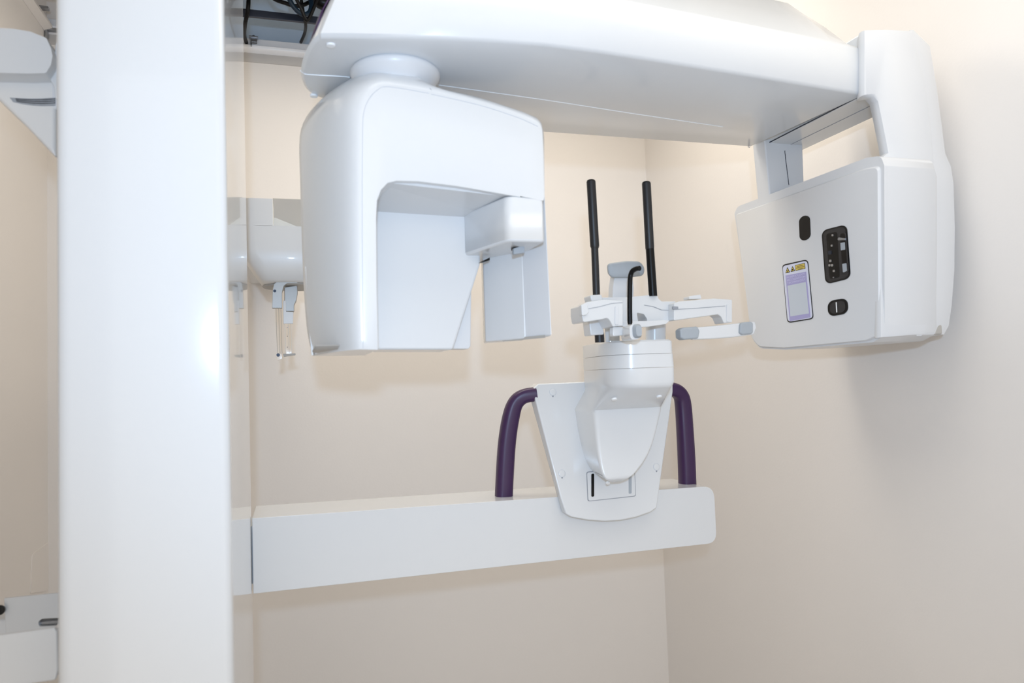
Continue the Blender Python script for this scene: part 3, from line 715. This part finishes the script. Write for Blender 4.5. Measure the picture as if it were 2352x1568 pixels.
# trefoil and burst symbols
b_ = B()
for k_ in range(3):
    a_ = math.radians(90+120*k_)
    pts = [(1810.2, 622.4)]+[(1810.2+2.3*math.cos(a_+d_), 622.4+2.5*math.sin(a_+d_)) for d_ in (-0.5, 0, 0.5)]
    L = [xt(x, y) for x, y in pts]; loft(b_, [[p+Vector((-0.0015, 0, 0)) for p in L], [p+Vector((-0.0017, 0, 0)) for p in L]])
part('radiation_symbol', b_, M_ink, T)
b_ = B()
L = [xt(1821.9+(2.2 if k_ % 2 else 1.1)*math.cos(k_*math.pi/8), 619+(2.4 if k_ % 2 else 1.2)*math.sin(k_*math.pi/8)) for k_ in range(16)]
loft(b_, [[p+Vector((-0.0015, 0, 0)) for p in L], [p+Vector((-0.0017, 0, 0)) for p in L]]); part('laser_symbol', b_, M_ink, T)
part('warning_panel', xpoly([(1827.2, 609), (1849.6, 603.6), (1851, 616.8), (1828.6, 621.8)], 0.6, 0.0011, 0.0013, 2), M_ink, T)
part('warning_panel_field', xpoly([(1828.2, 609.8), (1848.7, 604.9), (1850, 616), (1829.5, 620.6)], 0.4, 0.0013, 0.0015, 2), M_yel, T)
for x0, x1, yy in ((1832, 1846.5, 610.4), (1830, 1849, 613.6), (1834.5, 1845.5, 616.9)):
    dy = -0.245; ya = yy-(x0-1839)*0.0; 
    f_ = lambda x: yy+(x-1839)*dy
    part('warning_print', xpoly([(x0, f_(x0)-0.5), (x1, f_(x1)-0.5), (x1, f_(x1)+0.5), (x0, f_(x0)+0.5)], 0, 0.0015, 0.0016), M_ink, T)
def text(body, p0, p1, p2, M, parent, off):
    """lettering laid on the panel: p0 baseline start, p1 baseline end, p2 top of the first letter (pixels on the panel plane)"""
    cu = bpy.data.curves.new('lettering', 'FONT'); cu.body = body; cu.size = 1.0
    to = bpy.data.objects.new('lettering_tmp', cu); col.objects.link(to)
    dg = bpy.context.evaluated_depsgraph_get(); me = bpy.data.meshes.new_from_object(to.evaluated_get(dg))
    bpy.data.objects.remove(to); bpy.data.curves.remove(cu)
    a, b_, c = xt(*p0), xt(*p1), xt(*p2)
    xs = [v.co.x for v in me.vertices]; ys = [v.co.y for v in me.vertices]
    w0, w1, h0, h1 = min(xs), max(xs), 0.0, max(ys)
    for v in me.vertices:
        s = (v.co.x-w0)/(w1-w0); t = (v.co.y-h0)/(h1-h0)
        v.co = a+(b_-a)*s+(c-a)*t+Vector((-off, 0, 0))
    me.materials.append(M)
    o = bpy.data.objects.new('label_lettering', me); col.objects.link(o); o.parent = parent
    return o
for k_, wd_ in enumerate(('MORPHOLOGY', 'RECOGNITION', 'TECHNOLOGY')):
    yb = 639.8+k_*6.3; xb = 1809+k_*0.6
    text(wd_, (xb, yb), (xb+41.5, yb-9.2), (xb-0.4, yb-4.4), M_text, T, 0.0016)
bm = B(); disc(bm, Vector((XT+0.03, 1.02, b0+0.003)), Vector((0, 0, -1)), 0.006, 0.002); part('bottom_screw', bm, M_seamw, T)

# cephalostat head by the back wall ---------------------------------------------------------------
YQ = 1.55
def ceph_loop(z, x0, x1, y0, y1):
    pl = rnd([(x0, y1), (x0, y0), (x1, y0), (x1, y1)], [0.02, 0.03, 0.03, 0.02], 6); return [(x, y, z) for x, y in pl]
zc0 = at(620, 456, Y=YQ).z; zc1 = at(620, 585, Y=YQ).z; zc2 = at(620, 618, Y=YQ).z; zc3 = at(620, 640, Y=YQ).z
xa = at(556, 560, Y=YQ).x-0.05
xw0 = at(627, 490, Y=YQ).x; zw0 = at(627, 518, Y=YQ).z
xq = 0.11
xlq = at(560, 590, Y=YQ).x-0.006
bm = B()
loft(bm, [ceph_loop(zc3-0.004, at(606, 640, Y=YQ).x, xq-0.03, YQ+0.02, YQ+0.14), ceph_loop(zc3, at(598, 640, Y=YQ).x, xq-0.02, YQ+0.012, YQ+0.15), ceph_loop(zc2+0.004, at(578, 612, Y=YQ).x, xq-0.01, YQ+0.003, YQ+0.16), ceph_loop(zc1+0.004, xlq+0.002, xq, YQ, YQ+0.165), ceph_loop(zc1+0.012, xlq, xq, YQ, YQ+0.165), ceph_loop(zw0, xlq-0.001, xq, YQ, YQ+0.165)])
ceph = part('cephalostat_head', bm, M_beige, ang=50)
# left wall of the open pocket, flush with the body below
bm = B(); loft(bm, [[(x, y, z) for x, y in rnd([(xlq-0.001, YQ+0.165), (xlq-0.001, YQ), (xw0, YQ), (xw0, YQ+0.165)], [0.02, 0.03, 0.0015, 0], 6)] for z in (zw0-0.0005, zc0)]); part('pocket_side', bm, M_beige, ceph)
bm = B(); box(bm, xw0-0.002, xq, YQ+0.09, YQ+0.165, zw0-0.001, zc0+0.024); part('pocket_back', bm, M_dgrey, ceph, bevel=0.001)
bm = B(); loft(bm, [[(xw0, YQ+0.006, zw0), (xw0+0.05, YQ+0.006, zw0), (xw0+0.05, YQ+0.09, zw0), (xw0, YQ+0.09, zw0)], [(xw0, YQ+0.06, zw0+0.03), (xw0+0.004, YQ+0.06, zw0+0.03), (xw0+0.004, YQ+0.09, zw0+0.03), (xw0, YQ+0.09, zw0+0.03)]])
part('pocket_ramp', bm, M_gray, ceph)
bm = B(); c = Vector((0.005, YQ+0.085, zc3-0.0045)); ax = Vector((1, 0, 0)); ay = Vector((0, 1, 0))
loft(bm, [ring(c, ax, ay, 0.066, 0.06, 36), ring(c-Vector((0, 0, 0.003)), ax, ay, 0.064, 0.058, 36)]); part('turntable', bm, M_dgrey, ceph)
# arm that carries the head, running left behind the column to the side wall
bm = B(); box(bm, xa+0.03, xa+0.13, YQ+0.14, D, zc1+0.02, zc0-0.02); part('cephalostat_arm', bm, M_beige, bevel=0.01)
# ear-post bracket and clear posts
bm = px_prism([(641, 643), (655, 638), (683, 641), (683, 650), (660, 650), (652, 656), (648, 670), (648, 707), (625, 707), (626, 668), (629, 652)], 1.575, 0.02, [5, 6, 1, 1, 4, 4, 4, 1, 1, 4, 6])
earb = part('ear_post_bracket', bm, M_greyal, bevel=0.0015)
bm = B(); disc(bm, at(631, 668, Y=1.575), Vector((0, -1, 0)), 0.003, 0.0012, 12); part('bracket_screw', bm, M_dsteel, earb)
bm = px_prism([(653, 659), (683, 655), (684, 672), (681, 690), (676, 700), (676, 715), (656, 715), (653, 700)], 1.60, 0.02, [3, 3, 6, 6, 4, 2, 2, 4])
ear2 = part('ear_post_bracket', bm, M_greyal, bevel=0.003)
bm = px_prism([(650, 690), (657, 690), (657, 715), (674, 716), (673, 743), (651, 743)], 1.595, 0.012, 1); part('post_clamp', bm, M_beige, ear2, bevel=0.001)
bm = px_prism([(631, 706), (646, 706), (648, 812), (637, 814)], 1.578, 0.004, 1); part('clear_post', bm, M_clear, earb, bevel=0.0006)
for x in (634, 640, 645):
    bm = B(); tube(bm, [at(x, 707, Y=1.5775), at(x+3, 811, Y=1.5775)], 0.0005, 6); part('post_edge', bm, M_dgrey, earb)
bm = px_prism([(635, 812), (647, 809), (648, 824), (636, 828)], 1.576, 0.012, 2); part('ear_plug', bm, M_clear, earb, bevel=0.001)
bm = B(); a_, b2 = frame(Vector((0, 1, 0))); lathe(bm, [(0.0036, 0), (0.0036, 0.001), (0.002, 0.001)], at(639, 815, Y=1.575), Vector((0, -1, 0)), 14); part('plug_ring', bm, M_dsteel, earb)
bm = px_prism([(653, 743), (668, 743), (671, 812), (658, 814), (655, 800)], 1.60, 0.004, 1); part('clear_post', bm, M_clear, ear2, bevel=0.0006)
for x in (654, 662, 668):
    bm = B(); tube(bm, [at(x, 744, Y=1.5995), at(x+2.5, 811, Y=1.5995)], 0.0005, 6); part('post_edge', bm, M_beige, ear2)
bm = px_prism([(650, 812), (679, 811), (679, 815), (652, 819)], 1.596, 0.01, 1); part('ear_plug', bm, M_dgrey, ear2, bevel=0.0008)
for y in (752, 772, 797):
    bm = B(); disc(bm, at(660, y, Y=1.5992), Vector((0, -1, 0)), 0.0009, 0.0006, 8); part('post_mark', bm, M_dsteel, ear2)

# cephalostat sensor unit on the left wall --------------------------------------------------------
YU = 1.12
us = [(-40, 60), (30, 64), (70, 71), (107, 86), (118, 110), (122, 128), (118, 150), (106, 170), (60, 171), (-40, 168)]
us = rnd(us, [0, 0, 20, 10, 10, 10, 10, 8, 0, 0], 3)
Lu = [at(x, y, Y=YU) for x, y in us]
cu_ = sum(Lu, Vector())/len(Lu)
bm = B(); loft(bm, [[cu_+(p-cu_)*0.96 for p in Lu], [p+Vector((0, 0.006, 0)) for p in Lu], [p+Vector((0, 0.10, 0)) for p in Lu]])
unit = part('cephalostat_sensor', bm, M_white, ang=40)
lo_px = [(-40, 168), (60, 172), (106, 170), (122, 160), (128, 190), (128, 362), (60, 290), (0, 232), (-40, 195)]
Ll = [at(x, y, Y=YU+0.03) for x, y in lo_px]
bm = B(); loft(bm, [Ll, [p+Vector((0, 0.12, 0)) for p in Ll]]); lowu = part('sensor_lower_cover', bm, M_beige, unit, bevel=0.006)
bm = B(); tube(bm, spline([at(x, y, Y=YU+0.0285) for x, y in ((-20, 180), (40, 183), (90, 182), (118, 178))], 4), 0.0014, 8); part('cover_lip', bm, M_seamw, unit)
st = spline([(22, 224, 0), (60, 226, 0), (95, 226, 0), (127, 224, 0)], 5); sb = spline([(30, 234, 0), (60, 240, 0), (95, 243, 0), (127, 242, 0)], 5)
bm = B(); L = [at(p.x, p.y, Y=YU+0.0292) for p in st]+[at(p.x, p.y, Y=YU+0.0292) for p in reversed(sb)]
loft(bm, [L, [p+Vector((0, 0.001, 0)) for p in L]]); o = part('type_sticker', bm, M_stick, unit); lab(o, 'narrow grey printed sticker')
for k_ in range(3):
    b_ = B(); P = [at(p.x*(1-t_)+q.x*t_, p.y*(1-t_)+q.y*t_, Y=YU+0.0290) for p, q in zip(st, sb) for t_ in ((k_+0.7)/4,)]
    tube(b_, P[2:], 0.0005, 6); part('sticker_print', b_, M_ink, unit)
bm = B(); pts = [(112, 178), (122, 160), (127, 100), (130, 96), (133, 100), (133, 230), (126, 225), (124, 200)]
L = [at(x, y, Y=YU+0.02) for x, y in pts]; loft(bm, [L, [p+Vector((0, 0.03, 0)) for p in L]]); part('side_catch', bm, M_white, unit, bevel=0.002)

bm = B(); za_ = at(100, 150, Y=YU).z; box(bm, at(100, 150, Y=YU).x, XC0+0.004, YU+0.03, YU+0.10, za_-0.05, za_+0.03); part('sensor_mount', bm, M_white2, unit, bevel=0.004)
# wall bracket at the foot of the column -------------------------------------------------------------
def bracket_plate(pts, Y, t, r):
    return px_prism(pts, Y, t, r)
bm = bracket_plate([(9, 1374), (150, 1360), (150, 1418), (96, 1421), (88, 1428), (90, 1439), (150, 1436), (150, 1480), (16, 1500)], 1.22, 0.006, [2, 0, 0, 5, 5, 5, 0, 0, 0])
br = part('wall_bracket', bm, M_white, bevel=0.001)
bm = B(); tube(bm, [at(80, 1431, Y=1.2345), at(160, 1426, Y=1.2345)], 0.0085, 16); bolt = part('bolt', bm, M_steel, br)
b_ = B()
p_a, p_b = at(80, 1431, Y=1.2345), at(160, 1426, Y=1.2345)
for k_ in range(26):
    c = p_a+(p_b-p_a)*(k_/25); d_ = (p_b-p_a).normalized(); a_, b2 = frame(d_)
    loft(b_, [ring(c-d_*0.0005, a_, b2, 0.0085, n=14), ring(c, a_, b2, 0.0094, n=14), ring(c+d_*0.0005, a_, b2, 0.0085, n=14)])
o = part('bolt_thread', b_, M_steel, br); o['kind'] = 'stuff'
bm = B(); y_ = 1.04
pts = [(-60, 1466), (110, 1443), (124, 1441), (131, 1450), (133, 1540), (128, 1562), (-60, 1590)]
L = [at(x, y, Y=y_) for x, y in rnd(pts, [0, 0, 6, 4, 4, 8, 0], 3)]
loft(bm, [L, [p+Vector((0, 0.006, 0)) for p in L]])
xr_ = at(124, 1500, Y=y_).x; zt_ = at(124, 1446, Y=y_).z; zb_ = at(128, 1556, Y=y_).z
box(bm, xr_-0.004, xr_+0.003, y_+0.003, y_+0.06, zb_, zt_)
part('bracket_flange', bm, M_white, br, bevel=0.003)
bm = B(); box(bm, XL, at(16, 1430, Y=1.22).x+0.004, 1.223, 1.30, at(16, 1500, Y=1.22).z-0.10, at(9, 1374, Y=1.22).z-0.03); part('bracket_foot', bm, M_white2, br, bevel=0.004)
bm = B(); lathe(bm, [(0.007, 0), (0.007, 0.003), (0.003, 0.004)], at(0, 1400, Y=1.215), Vector((0, -1, 0)), 16); part('bracket_hole', bm, M_blackp, br)
bm = B(); tube(bm, [at(131, 1470, Y=1.08), at(150, 1470, Y=1.08)], 0.011, 14); part('bolt_head', bm, M_dsteel, br)
